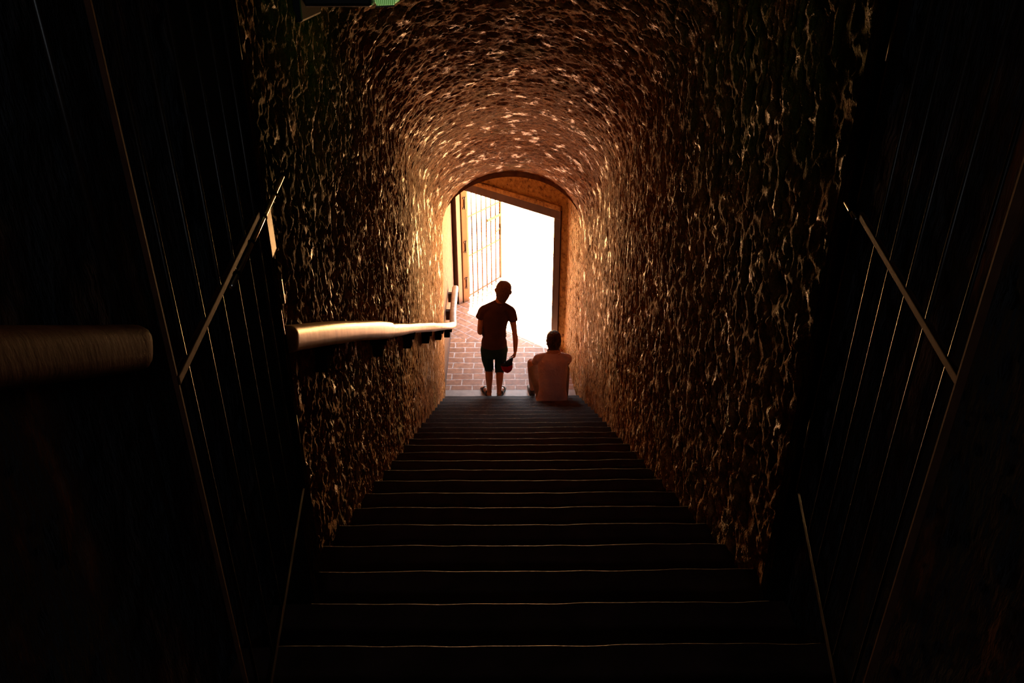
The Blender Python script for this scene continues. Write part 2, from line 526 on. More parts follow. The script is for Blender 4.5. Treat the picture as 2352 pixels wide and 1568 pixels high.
# arch ring at the foot of the stairs
def arch_pts(hw0, hw1, zs, zcr, cx, n=40, zb=-0.05):
    pts = [(cx - hw0, zb), (cx - hw0, zs - 0.15)]
    pts += [(cx + hw1 * math.cos(t), zs + (zcr - zs) * math.sin(t)) for t in np.linspace(PI, 0, n)]
    pts += [(cx + hw0, zs - 0.15), (cx + hw0, zb)]
    return pts
inner = arch_pts(0.96, 0.85, 2.45, 3.11, 0.075)
outer = arch_pts(1.10, 1.10, 2.45, 3.75, 0.075)
bm = bmesh.new()
def ring(pts, y): return [bm.verts.new((x, y, z)) for x, z in pts]
fi, fo, bi, bo = ring(inner, 9.0), ring(outer, 9.0), ring(inner, 9.30), ring(outer, 9.30)
for a, b in ((fi, fo), (fo, bo), (bo, bi), (bi, fi)):
    for i in range(len(inner) - 1):
        bm.faces.new((a[i], a[i + 1], b[i + 1], b[i]))
bm.faces.new((fi[0], fo[0], bo[0], bi[0])); bm.faces.new((fi[-1], fo[-1], bo[-1], bi[-1]))
struct(obj('wall_end', bm, M_RING, smooth=False))

# passage between the arch and the skew door
J = V((0.80, 10.575, 0)); U = V((-1, 1, 0)).normalized(); NN = V((1, 1, 0)).normalized()
def dw(s, n, z): return J + U * s + NN * n + V((0, 0, z))
def dbox(bm, s0, s1, n0, n1, z0, z1, bev=0.0):
    hexa(bm, [dw(s0, n0, z0), dw(s1, n0, z0), dw(s1, n1, z0), dw(s0, n1, z0),
              dw(s0, n0, z1), dw(s1, n0, z1), dw(s1, n1, z1), dw(s0, n1, z1)], bev)

def flat_wall(name, a, b, z1, mat, sgn, amp=0.5):
    a, b = V(a), V(b)
    L = (b - a).length
    nu, nw = int(L / 0.015), int(z1 / 0.018)
    T, Zg = np.meshgrid(np.linspace(0, 1, nu), np.linspace(-0.05, z1, nw), indexing='ij')
    P = np.stack([a.x + (b.x - a.x) * T, a.y + (b.y - a.y) * T, Zg], -1)
    d = relief(P.reshape(-1, 3), amp).reshape(T.shape)
    P[..., 0] += sgn * d
    return struct(grid_obj(name, P, mat))
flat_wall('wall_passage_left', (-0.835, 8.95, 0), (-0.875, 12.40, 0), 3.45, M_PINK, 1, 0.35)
flat_wall('wall_passage_right', (0.985, 8.95, 0), (0.88, 10.62, 0), 3.45, M_OCHRE, -1, 2.0)
bm = bmesh.new()
lo_ = [bm.verts.new((x, y, 3.42)) for x, y in ((-1.3, 9.0), (1.5, 9.0), (1.5, 9.95), (-1.3, 12.75))]
hi_ = [bm.verts.new((v.co.x, v.co.y, 3.9)) for v in lo_]
bm.faces.new(lo_); bm.faces.new(hi_[::-1])
for i in range(4):
    bm.faces.new((lo_[i], lo_[(i + 1) % 4], hi_[(i + 1) % 4], hi_[i]))
struct(obj('ceiling_passage', bm, M_OCHRE))
bm = bmesh.new()
box(bm, -1.3, 1.5, 8.95, 9.30, 3.2, 5.5)       # masonry above the arch keeps the sky out of the joint
struct(obj('wall_above_arch', bm, M_RING))

DW, DH, DT = 2.36, 2.16, 0.20
bm = bmesh.new()
dbox(bm, -4.5, 0, 0, DT, 0, 6.0)
dbox(bm, DW, 6.5, 0, DT, 0, 6.0)
dbox(bm, 0, DW, 0, DT, DH, 6.0)
struct(obj('wall_door', bm, M_OCHRE))

door = struct(bpy.data.objects.new('door_1', None)); C.objects.link(door); door.location = J
def part(name, f, mat, parent, smooth=False):
    bm = bmesh.new(); f(bm)
    return obj(name, bm, mat, parent, smooth)
part('jamb', lambda b: dbox(b, 0, 0.13, -0.02, DT + 0.01, 0, DH, 0.006), M_FRAME, door)
part('jamb', lambda b: (dbox(b, DW - 0.13, DW, -0.02, 0.07, 0, DH, 0.006), dbox(b, DW - 0.115, DW - 0.004, 0.07, 0.085, 0, DH)), M_FRAME, door)
part('jamb_lining', lambda b: dbox(b, DW - 0.14, DW, 0.085, DT + 0.01, 0, DH, 0.006), M_KNOTTY, door)
part('lintel', lambda b: dbox(b, 0, DW, -0.025, DT + 0.01, DH - 0.12, DH + 0.01, 0.006), M_FRAME, door)
part('lintel_board', lambda b: dbox(b, 0, DW, -0.045, -0.001, DH + 0.012, DH + 0.085, 0.006), M_OCHRE, door)

# floors
bm = bmesh.new()
box(bm, -0.95, 1.08, 9.10, 9.34, -0.20, 0.0, 0.008)
struct(obj('trim_1', bm, M_SILL))
def poly_floor(name, pts, z, mat, t=0.2):
    bm = bmesh.new()
    a = [bm.verts.new((x, y, z)) for x, y in pts]
    b = [bm.verts.new((x, y, z - t)) for x, y in pts]
    bm.faces.new(a); bm.faces.new(b[::-1])
    for i in range(len(pts)):
        j = (i + 1) % len(pts)
        bm.faces.new((a[i], b[i], b[j], a[j]))
    return struct(obj(name, bm, mat))
p1, p2 = (0.905, 10.52), (-0.95, 10.95)
poly_floor('floor', [(-0.95, 9.335), (1.08, 9.335), (0.96, 10.5), p1, p2], 0.0, M_BRICK)
def xy(s, n): p = dw(s, n, 0); return (p.x, p.y)
poly_floor('floor_door', [p1, xy(-0.15, 0), xy(-4, 0.1), xy(-4, 1.9), xy(4.5, 1.9), xy(4.5, 0.1), (-0.95, 12.3), p2], -0.003, M_BRICK45)
poly_floor('ground', [(-26, -4), (34, -4), (34, 50), (-26, 50)], -0.03, M_GROUND)

# piers where the gates hang
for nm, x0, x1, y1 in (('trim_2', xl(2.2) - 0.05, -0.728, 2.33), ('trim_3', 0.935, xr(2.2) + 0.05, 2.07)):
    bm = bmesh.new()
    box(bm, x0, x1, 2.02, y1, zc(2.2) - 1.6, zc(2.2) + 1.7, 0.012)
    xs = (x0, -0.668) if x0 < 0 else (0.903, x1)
    box(bm, xs[0], xs[1], 1.985, 2.06, zc(2.2) - 1.6, zc(2.2) + 1.7, 0.008)  # front step added to throw shade on the walls beside the gates
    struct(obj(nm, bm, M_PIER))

# ------------------------------------------------------------------ handrails on the left wall
def rail_bm(pts, hw, hh, seed, n=26, power=3.2):
    """waney hand-shaped timber rail: rounded-square section through pts"""
    P = catmull([np.array(p, float) for p in pts], n)
    m = len(P)
    bm = bmesh.new()
    rings = []
    rr = random.Random(seed)
    ph = [rr.uniform(0, 6) for _ in range(4)]
    for i, p in enumerate(P):
        t = P[min(i + 1, m - 1)] - P[max(i - 1, 0)]
        t /= np.linalg.norm(t)
        up = np.array((0, 0, 1.0)); up = up - t * t[2]; up /= np.linalg.norm(up)
        s = np.cross(t, up)
        q = np.linalg.norm(p - P[0])
        wv = 1 + 0.05 * math.sin(q * 2.3 + ph[0]) + 0.03 * math.sin(q * 5.1 + ph[1])
        e = min(i, m - 1 - i)
        end = (0.80, 0.95)[e] if e < 2 else 1
        ring = []
        for k in range(24):
            a = 2 * PI * k / 24
            ca, sa = math.cos(a), math.sin(a)
            l = (abs(ca) ** power + abs(sa) ** power) ** (-1 / power)
            ring.append(bm.verts.new(p + s * hw * wv * end * ca * l + up * hh * wv * end * sa * l))
        rings.append(ring)
    for a, b in zip(rings, rings[1:]):
        for k in range(24):
            bm.faces.new((a[k], a[(k + 1) % 24], b[(k + 1) % 24], b[k]))
    bm.faces.new(rings[0][::-1]); bm.faces.new(rings[-1])
    return bm
def rz(Y): return CZ - 0.055 - 0.4955 * Y
tag(obj('handrail', rail_bm([(-0.745, -1.2, rz(-1.2)), (-0.748, 0, rz(0)), (-0.742, 0.8, rz(0.8)), (-0.742, 1.385, rz(1.385))], 0.045, 0.046, 3), M_RAILDIM, None, True),
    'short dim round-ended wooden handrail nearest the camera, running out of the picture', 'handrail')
hr = thing('handrail', 'long sunlit wooden handrail along the left tunnel wall down to the landing', 'handrail', (-0.75, 2.35, rz(2.35)))
obj('rail_timber', rail_bm([(-0.752, 2.345, rz(2.345) - 0.008), (-0.742, 2.9, rz(2.9) + 0.004), (-0.733, 3.6, rz(3.6) + 0.008), (-0.738, 4.37, rz(4.37))], 0.05, 0.050, 5), M_RAIL, hr, True)
obj('rail_timber', rail_bm([(-0.748, 4.36, rz(4.36) - 0.006), (-0.748, 6.0, rz(6.0)), (-0.735, 7.6, rz(7.6) - 0.004), (-0.725, 9.0, rz(9.0)), (-0.72, 9.62, 0.87)], 0.042, 0.042, 8), M_RAIL, hr, True)
obj('level_timber', rail_bm([(-0.72, 9.60, 0.872), (-0.745, 10.1, 0.872), (-0.757, 10.88, 0.872)], 0.046, 0.042, 9), M_RAIL, hr, True)
for Y in (2.9, 4.2, 5.5, 6.8, 8.1, 9.35):
    bm = bmesh.new()
    zz = rz(Y)
    x = xl(Y)
    for i, (dy, dz) in enumerate(((0, 0), )):
        # stepped timber corbel under the rail
        box(bm, x - 0.05, -0.715, Y - 0.05, Y + 0.05, zz - 0.075, zz - 0.03, 0.006)
        box(bm, x - 0.05, -0.745, Y - 0.05, Y + 0.05, zz - 0.155, zz - 0.07, 0.006)
    obj('bracket', bm, M_PIER, hr)  # near-black colour carries the shadow under the rail
for Y in (10.15, 10.75):
    bm = bmesh.new()
    box(bm, -0.90, -0.745, Y - 0.04, Y + 0.04, 0.70, 0.84, 0.006)
    obj('bracket', bm, M_FRAME, hr)

# ------------------------------------------------------------------ open iron gates at the head of the stairs
def leaf(label, A, B, rod, sgn):
    """A near end, B hinge end, at mid rail height; bars every 0.147"""
    A, B = V(A), V(B)
    zt, zb_ = 0.62, -0.90
    t = (B - A).normalized()
    L = (B - A).length
    g = thing('iron_gate', label, 'gate', (B.x, B.y, B.z + zb_), 'open iron gate leaves at the head of the stairs')
    up = V((0, 0, 1))
    side = t.cross(up)
    w = lambda d, z: A + t * d + up * z
    part('stile', lambda b: bar(b, w(0, zb_), w(0, zt), 0.008 if sgn > 0 else 0.014, 0.008, t, 0.001), M_MATT, g)
    part('stile', lambda b: bar(b, w(L, zb_), w(L, zt), 0.024, 0.024, t, 0.003), M_PIER, g)
    part('mid_rail', lambda b: bar(b, w(0, 0), w(L, 0), 0.012, 0.017, up, 0.002), M_MATT, g)
    part('top_rail', lambda b: bar(b, w(0, zt), w(L, zt), 0.012, 0.022, up, 0.002), M_IRON, g)
    part('bottom_rail', lambda b: bar(b, w(0, zb_), w(L, zb_), 0.012, 0.022, up, 0.002), M_IRON, g)
    d = 0.068
    while d < L - 0.06:
        part('bar', lambda b: cyl(b, w(d, zb_), w(d, zt), 0.0038, 10), M_IRON, g, True)
        d += 0.1475
    for z in (zb_ + 0.2, zt - 0.2):
        part('hinge', lambda b: cyl(b, w(L + 0.022, z - 0.05), w(L + 0.022, z + 0.05), 0.012, 12), M_IRON, g, True)
    n_in = side * sgn
    q = lambda d, z, o: w(d, z) + n_in * o
    d0, d1 = rod
    part('bolt_rod', lambda b: cyl(b, q(d0, 0.004, 0.022), q(d1, 0.004, 0.022), 0.0060, 14), M_STEEL, g, True)
    k = 0
    while d0 + 0.06 + 0.19 * k < d1:
        dd = d0 + 0.06 + 0.19 * k
        part('bolt_guide', lambda b: bar(b, q(dd - 0.007, 0.004, 0.022), q(dd + 0.007, 0.004, 0.022), 0.0145, 0.0145, up, 0.001), M_PIER, g)
        k += 1
    return g, w, q, L
ZR = CZ - 0.65
gl, wl_, ql_, LL = leaf('open iron gate leaf on the left with a long bright bolt and a lock', (-0.535, 1.10, ZR), (-0.640, 1.97, ZR), (0.37, 1.20), 1)
gr_, wr_, qr_, LR = leaf('open iron gate leaf on the right, short bright bolt end, thin vertical bars', (0.736, 1.085, ZR), (0.914, 1.93, ZR), (0.80, 0.985), -1)
# lock assembly on the left leaf
part('lock_plate', lambda b: hexa(b, [(-0.637, 1.984, ZR - 0.138), (-0.628, 1.984, ZR - 0.138), (-0.6365, 2.056, ZR - 0.138), (-0.643, 2.056, ZR - 0.138),
                                       (-0.637, 1.984, ZR - 0.016), (-0.628, 1.984, ZR - 0.016), (-0.6365, 2.056, ZR - 0.016), (-0.643, 2.056, ZR - 0.016)], 0.001), M_PLATE, gl)
def lockcase(b):
    box(b, -0.690, -0.640, 1.975, 2.035, ZR - 0.205, ZR - 0.14, 0.006)
    cyl(b, (-0.645, 2.005, ZR - 0.172), (-0.630, 2.005, ZR - 0.172), 0.022, 20)
part('lock_case', lockcase, M_PIER, gl)
for i in range(3):
    part('key_pin', lambda b: cyl(b, (-0.662 + 0.013 * i, 2.0, ZR - 0.222), (-0.662 + 0.013 * i, 2.0, ZR - 0.204), 0.0022, 8), M_STEEL, gl, True)
part('drop_bolt', lambda b: (bar(b, (-0.628, 2.02, ZR - 0.215), (-0.628, 2.02, ZR - 0.29), 0.010, 0.008, V((0, 1, 0)), 0.001),
                             bar(b, (-0.640, 2.02, ZR - 0.31), (-0.640, 2.02, ZR - 0.39), 0.006, 0.006, V((0, 1, 0)), 0.001)), M_STEEL, gl)
# conduit up the wall behind the near handrail
bm = bmesh.new()
cyl(bm, (-0.772, 1.41, rz(1.41) - 0.6), (-0.772, 1.41, 6.2), 0.006, 10)
tag(obj('conduit', bm, M_IRON, None, True), 'thin dark vertical conduit on the left wall behind the short handrail', 'pipe')

# ------------------------------------------------------------------ green lamp
lamp = thing('wall_lamp', 'dark wall lamp with green ribbed glass at the top edge of the picture', 'lamp', (-0.80, 3.4, 5.46))
part('housing', lambda b: (box(b, -0.84, -0.51, 3.30, 3.50, 5.408, 5.56, 0.015), box(b, -0.84, -0.77, 3.22, 3.58, 5.36, 5.62, 0.01)), M_PLASTIC, lamp)
def lens(b):
    hexa(b, [(-0.500, 3.31, 5.41), (-0.425, 3.31, 5.413), (-0.425, 3.49, 5.413), (-0.500, 3.49, 5.41),
             (-0.53, 3.29, 5.56), (-0.40, 3.29, 5.56), (-0.40, 3.51, 5.56), (-0.53, 3.51, 5.56)], 0.012)
part('glass_shade', lens, M_LENS, lamp, True)
part('rim', lambda b: (bar(b, (-0.50, 3.305, 5.410), (-0.425, 3.305, 5.413), 0.006, 0.006)), M_STEEL, lamp)
ld = bpy.data.lights.new('lamp_bulb', 'POINT')
ld.energy = 0.006
ld.color = (0.45, 1.0, 0.25)
ld.shadow_soft_size = 0.05
lo = bpy.data.objects.new('lamp_bulb', ld); C.objects.link(lo); lo.location = (-0.46, 3.4, 5.36)

# ------------------------------------------------------------------ open grille leaf outside the door
H0, H1 = V((-0.668, 12.335, 0)), V((-0.075, 13.245, 0))
gt = (H1 - H0).normalized(); GL = (H1 - H0).length
gg = thing('grille_gate', 'tall rusty bar gate leaf swung open into the sun outside the doorway', 'gate', (H0.x, H0.y, 0.03))
gw = lambda d, z: H0 + gt * d + V((0, 0, z))
part('stile', lambda b: bar(b, gw(0.03, 0.03), gw(0.03, 2.05), 0.055, 0.085, gt, 0.004), M_RUST, gg)
part('stile', lambda b: bar(b, gw(GL - 0.02, 0.03), gw(GL - 0.02, 2.05), 0.035, 0.04, gt, 0.004), M_RUST, gg)
for z in (0.05, 0.775, 1.465, 2.04):
    part('crossbar', lambda b: bar(b, gw(0.03, z), gw(GL - 0.02, z), 0.014, 0.034, V((0, 0, 1)), 0.002), M_RUST, gg)
for i in range(1, 7):
    d = 0.06 + (GL - 0.09) * i / 7
    part('bar', lambda b: cyl(b, gw(d, 0.0), gw(d, 2.05), 0.0125, 10), M_RUST, gg, True)
part('lock_bar', lambda b: bar(b, gw(GL * 0.60, 1.235), gw(GL, 1.235), 0.03, 0.055, V((0, 0, 1)), 0.004), M_RUST, gg)
part('bolt_handle', lambda b: bar(b, gw(GL * 0.70, 1.25) - NN * 0.03, gw(GL * 0.76, 1.17) - NN * 0.03, 0.02, 0.03, V((0, 0, 1)), 0.004), M_IRON, gg)
part('latch', lambda b: (bar(b, gw(GL * 0.86, 0.955), gw(GL * 0.96, 0.985), 0.02, 0.035, V((0, 0, 1)), 0.003),
                         bar(b, gw(GL - 0.03, 1.06), gw(GL - 0.03, 0.86), 0.05, 0.02, gt, 0.003)), M_RUST, gg)
for z in (0.35, 1.0, 1.75):
    part('hinge', lambda b: (cyl(b, dw(DW - 0.15, DT - 0.045, z - 0.10), dw(DW - 0.15, DT - 0.045, z + 0.10), 0.016, 12),
                             dbox(b, DW - 0.152, DW - 0.139, 0.12, DT - 0.02, z - 0.10, z - 0.07), dbox(b, DW - 0.152, DW - 0.139, 0.12, DT - 0.02, z + 0.07, z + 0.10)), M_RUST, gg, False)

# ------------------------------------------------------------------ people
def hand(bm, wrist, d, palm_n, s=1.0, curl=0.6, thumb=1):
    """palm, five fingers; d points from wrist to knuckles, palm_n out of the palm, thumb on +-(d x n)"""
    d = np.array(d, float); d /= np.linalg.norm(d)
    n = np.array(palm_n, float); n -= d * n.dot(d); n /= np.linalg.norm(n)
    s_ = np.cross(d, n) * thumb
    w = np.array(wrist, float)
    loft(bm, [w, w + d * 0.045 * s, w + d * 0.085 * s], [(0.024 * s, 0.018 * s), (0.038 * s, 0.017 * s), (0.040 * s, 0.014 * s)], side=s_, n=3)
    for off, ln in ((0.030, 0.070), (0.010, 0.080), (-0.010, 0.075), (-0.029, 0.058)):
        p = w + d * 0.085 * s + s_ * off * s
        pts, a = [p - d * 0.01], 0.15 * curl
        for seg_ in (0.45, 0.32, 0.23):
            a += curl * 0.65
            p = p + (d * math.cos(a) + n * math.sin(a)) * ln * seg_ * s
            pts.append(p)
        loft(bm, pts, [0.0095 * s, 0.009 * s, 0.0083 * s, 0.007 * s], n=3, seg=10)
    b = w + d * 0.025 * s + s_ * 0.026 * s
    loft(bm, [b, b + (s_ * 0.8 + d * 0.6 + n * 0.2) * 0.032 * s, b + (s_ * 0.75 + d * 1.2 + n * 0.75) * 0.045 * s],
         [0.013 * s, 0.0105 * s, 0.008 * s], n=3, seg=10)

def head(bm, c, up, fwd, hw=0.094, hh=0.130, hd=0.104):
    """skull, jaw, nose, ears, brow; c = centre"""
    c = np.array(c, float); up = np.array(up, float); up /= np.linalg.norm(up)
    f = np.array(fwd, float); f -= up * f.dot(up); f /= np.linalg.norm(f)
    r = np.cross(f, up)
    at = lambda x, y, z: c + r * x + f * y + up * z
    lv = [(-1.0, .30, .30, .42), (-.86, .52, .52, .30), (-.62, .74, .70, .14), (-.3, .88, .88, .04), (0, .97, .98, 0), (.3, 1.0, 1.0, -.02), (.58, .93, .95, -.03), (.78, .76, .78, -.03), (.9, .54, .56, -.03), (.965, .32, .34, -.03), (.99, .14, .14, -.03)]
    loft(bm, [at(0, hd * o, hh * z) for z, a, b, o in lv], [(hw * a, hd * b) for z, a, b, o in lv], side=r, n=3, seg=22, cap1=False)
    loft(bm, [at(0, hd * .93, hh * .12), at(0, hd * 1.12, hh * -.18), at(0, hd * 1.0, hh * -.26)], [0.010, 0.014, 0.012], n=3, seg=10)
    loft(bm, [at(-.045, hd * .84, hh * .2), at(0, hd * .96, hh * .2), at(.045, hd * .84, hh * .2)], [0.010, 0.011, 0.010], n=3, seg=10)
    for s in (-1, 1):
        loft(bm, [at(s * (hw + .004), -.012, hh * .16), at(s * (hw + .012), -.018, hh * .02), at(s * (hw + .003), -.006, hh * -.24)], [(.007, .014), (.008, .018), (.006, .009)], side=r, n=3, seg=10)
    return at

def face(o, at, hw, hh, hd):
    for s in (-1, 1):
        bm = bmesh.new(); ball(bm, at(s * 0.032, hd * .86, hh * .04), (0.013, 0.013, 0.011))
        obj('eye', bm, M_EYE, o, True)
    bm = bmesh.new(); loft(bm, [at(-.022, hd * .86, hh * -.48), at(0, hd * .97, hh * -.47), at(.022, hd * .86, hh * -.48)], [(.005, .007), (.007, .010), (.005, .007)], n=3, seg=10)
    obj('lips', bm, M_LIPS, o, True)

# --- standing boy, seen from behind, head tilted to his right
yb = 9.20
bm = bmesh.new()
loft(bm, [(-.150, yb, .76), (-.152, yb, .82), (-.148, yb + .005, .95), (-.138, yb - .005, 1.10), (-.122, yb - .015, 1.24), (-.108, yb - .015, 1.345)],
     [(.155, .10), (.160, .108), (.132, .092), (.148, .10), (.165, .105), (.10, .065)], side=(1, 0, 0), n=5, seg=26)
loft(bm, [(-.100, yb - .015, 1.31), (-.080, yb - .010, 1.40), (-.058, yb + .005, 1.49)], [.072, .059, .056], n=4)                # neck
UPH = (0.17, 0.10, 1.0)
atb = head(bm, (-.026, yb + .022, 1.555), UPH, (0.03, 1, -0.15))
RSH, REL, RWR = (.070, yb - .02, 1.285), (.118, yb - .03, .985), (.128, yb - .055, .715)
LSH, LEL, LWR = (-.282, yb - .02, 1.295), (-.336, yb - .03, .985), (-.245, yb + .19, .99)
loft(bm, [(-.02, yb - .015, 1.31), RSH, (.098, yb - .03, 1.13), REL, (.130, yb - .05, .87), RWR], [.055, .056, .043, .035, .035, .024], n=5)
loft(bm, [(-.20, yb - .015, 1.315), LSH, (-.318, yb - .03, 1.15), LEL, (-.298, yb + .09, .975), LWR], [.055, .056, .042, .035, .035, .024], n=5)
hand(bm, RWR, (-.14, -.10, -1), (-1, .35, 0), 0.98, 0.95, -1)
hand(bm, LWR, (.8, .55, .25), (.3, -.5, -1), 0.98, 0.6, 1)
for hx, kx, ax, tx, ty in ((-.232, -.226, -.226, -.315, .17), (-.075, -.083, -.090, -.035, .18)):
    loft(bm, [(hx, yb, .74), ((hx + kx) / 2, yb + .01, .58), (kx, yb + .02, .435), (kx, yb - .015, .30), (ax, yb - .02, .11), (ax, yb - .02, .06)],
         [.086, .064, .052, .051, .034, .036], n=5)
    loft(bm, [(ax, yb - .045, .035), ((ax * .55 + tx * .45), yb + .05, .040), (tx, yb + ty, .022)], [(.032, .030), (.038, .032), (.030, .016)], side=(1, 0, 0), n=4)
boy = remesh(tag(obj('person', bm, M_SKIN, None, True), 'standing person seen from behind in dark t-shirt and knee-length shorts, holding red cap', 'person'), 0.0062, 2)
face(boy, atb, .094, .130, .104)
bm = bmesh.new()
lv = [(-.85, .66, .46, -.30), (-.6, .82, .60, -.28), (-.42, .90, .68, -.26), (-.25, .95, .78, -.20), (0, .99, .88, -.13), (.3, 1.02, 1.0, -.05), (.58, .96, .97, -.03), (.79, .79, .80, -.03), (.92, .56, .58, -.03), (.99, .33, .34, -.03), (1.015, .14, .14, -.03)]
loft(bm, [atb(0, .104 * o, .130 * z) for z, a, b, o in lv], [(.094 * a + .003, .104 * b + .003) for z, a, b, o in lv], side=(1, 0, -.17), n=3, seg=24, cap1=False)
obj('hair', bm, M_BUZZ, boy, True)
# t-shirt
bm = bmesh.new()
loft(bm, [(-.152, yb, .765), (-.152, yb, .84), (-.150, yb, .92), (-.140, yb - .005, 1.08), (-.124, yb - .015, 1.24), (-.110, yb - .015, 1.325), (-.098, yb - .013, 1.392)],
     [(.172, .128), (.168, .122), (.150, .112), (.160, .115), (.176, .118), (.128, .086), (.060, .060)], side=(1, 0, 0), n=5, seg=28, cap0=False, cap1=False)
loft(bm, [(-.03, yb - .015, 1.318), (.060, yb - .02, 1.292), (.092, yb - .028, 1.21), (.106, yb - .03, 1.150)], [.060, .064, .060, .057], n=5, cap1=False)
loft(bm, [(-.19, yb - .015, 1.322), (-.278, yb - .02, 1.302), (-.318, yb - .028, 1.235), (-.342, yb - .03, 1.19)], [.060, .064, .059, .057], n=5, cap1=False)
loft(bm, [(-.255, yb - .012, 1.338), (-.17, yb - .012, 1.372), (-.10, yb - .012, 1.405)], [.038, .045, .045], n=4)
loft(bm, [(.04, yb - .012, 1.335), (-.03, yb - .012, 1.368), (-.075, yb - .012, 1.400)], [.038, .045, .045], n=4)
for sx, zz, l in ((.0, .965, .06), (.0, .93, .05), (-.30, .95, .05)):   # gathered folds at the waist
    loft(bm, [(-.150 + (.142 if sx == 0 else -.142), yb - .06, zz), (-.150 + (.152 if sx == 0 else -.150), yb, zz - .015), (-.150 + (.140 if sx == 0 else -.14), yb + .06, zz)], [.008, .014, .008], n=3, seg=10)
loft(bm, [(-.088 + .060 * math.cos(a), yb - .012 + .060 * math.sin(a), 1.404 - .012 * math.cos(a)) for a in np.linspace(0, 2 * PI, 25)], [.013] * 25, n=1, seg=10)
tee = remesh(obj('t_shirt', bm, M_DARKTEE, boy, True), 0.0075, 3)
# knee-length shorts
bm = bmesh.new()
loft(bm, [(-.150, yb, .62), (-.152, yb, .70), (-.152, yb, .80)], [(.160, .120), (.184, .128), (.166, .118)], side=(1, 0, 0), n=4, seg=26, cap0=False, cap1=False)
loft(bm, [(-.240, yb, .70), (-.244, yb + .008, .56), (-.229, yb + .016, .45), (-.222, yb + .015, .385)], [.096, .080, .067, .058], n=5, cap1=False)
loft(bm, [(-.070, yb, .70), (-.068, yb + .008, .56), (-.079, yb + .016, .44), (-.084, yb + .015, .355)], [.096, .080, .068, .060], n=5, cap1=False)
sh = remesh(obj('shorts', bm, M_SHORTS, boy, True), 0.0075, 3)
for x, z, r, tilt in ((-.222, .386, .060, .0), (-.084, .357, .061, -.15)):
    bm = bmesh.new()
    n = 28
    pts = [(x + r * math.cos(2 * PI * k / n), yb + .015 + r * math.sin(2 * PI * k / n), z + tilt * r * math.cos(2 * PI * k / n)) for k in range(n + 1)]
    loft(bm, pts, [.0045] * (n + 1), seg=8, n=1)
    obj('hem', bm, M_HEM, sh, True)
for ax, tx, ty in ((-.226, -.318, .175), (-.090, -.032, .185)):
    bm = bmesh.new()
    d = V((tx - ax, ty + .03, 0)).normalized()
    a = V((ax, yb - .05, 0)); 
    loft(bm, [a + V((0, 0, .012)), a + d * .11 + V((0, 0, .012)), a + d * .245 + V((0, 0, .012))], [(.036, .012), (.046, .012), (.034, .012)], side=(d.y, -d.x, 0), n=4)
    so = obj('sandal', bm, M_SHOE, boy, True)
    for q in (.04, .15):
        bm = bmesh.new()
        c0 = a + d * q
        sd = V((d.y, -d.x, 0))
        loft(bm, [c0 + sd * .043 + V((0, 0, .015)), c0 + sd * .032 + V((0, 0, .066)), c0 + V((0, 0, .082)), c0 - sd * .032 + V((0, 0, .066)), c0 - sd * .043 + V((0, 0, .015))], [(.016, .005)] * 5, side=d, n=4, seg=10)
        obj('strap', bm, M_SHOE, so, True)


# red cap hanging from his right hand
cap = thing('baseball_cap', "red cap with black peak hanging from the standing person's right hand", 'cap', (.03, yb - .13, .40))
bm = bmesh.new()
cc = np.array((.012, yb - .135, .572)); ax_ = np.array((.10, .02, -1.0)); ax_ /= np.linalg.norm(ax_)
lv = [(0, 1.0), (.035, 1.0), (.075, .93), (.105, .76), (.128, .50), (.138, .2)]
loft(bm, [cc + ax_ * h for h, r in lv], [(.078 * r, .050 * r) for h, r in lv], side=(1, 0, .10), n=4, seg=24, cap0=False)
crown_o = obj('crown', bm, M_RED, cap, True)
bm = bmesh.new()
loft(bm, [cc - ax_ * .004, cc + ax_ * .018], [(.080, .052), (.080, .052)], side=(1, 0, .10), n=2, seg=24, cap0=False, cap1=False)
obj('sweatband', bm, M_BLACKCLOTH, cap, True)
bm = bmesh.new()
b0 = cc - ax_ * .0 + np.array((-.012, -.01, .0))
dd = np.array((.74, .05, .62)); dd /= np.linalg.norm(dd)
wd = np.array((-.25, .93, .20)); wd -= dd * wd.dot(dd); wd /= np.linalg.norm(wd)
nn = np.cross(dd, wd)
rows = []
for k in range(11):
    u = k / 10 * 2 - 1
    ln = .125 * (1 - .35 * u * u)
    row = []
    for j in range(5):
        p = b0 + wd * .052 * u * (1 - .12 * j / 4) + dd * ln * j / 4 - nn * .014 * u * u
        row.append((p + nn * .003, p - nn * .003))
    rows.append(row)
A_ = [[bm.verts.new(p[0]) for p in r] for r in rows]; B_ = [[bm.verts.new(p[1]) for p in r] for r in rows]
for k in range(10):
    for j in range(4):
        bm.faces.new((A_[k][j], A_[k][j + 1], A_[k + 1][j + 1], A_[k + 1][j]))
        bm.faces.new((B_[k][j], B_[k + 1][j], B_[k + 1][j + 1], B_[k][j + 1]))
    for j in (0, 4):
        bm.faces.new((A_[k][j], A_[k + 1][j], B_[k + 1][j], B_[k][j]))
for k in (0, 10):
    for j in range(4):
        bm.faces.new((A_[k][j], A_[k][j + 1], B_[k][j + 1], B_[k][j]))
obj('peak', bm, M_BLACKCLOTH, cap, True)

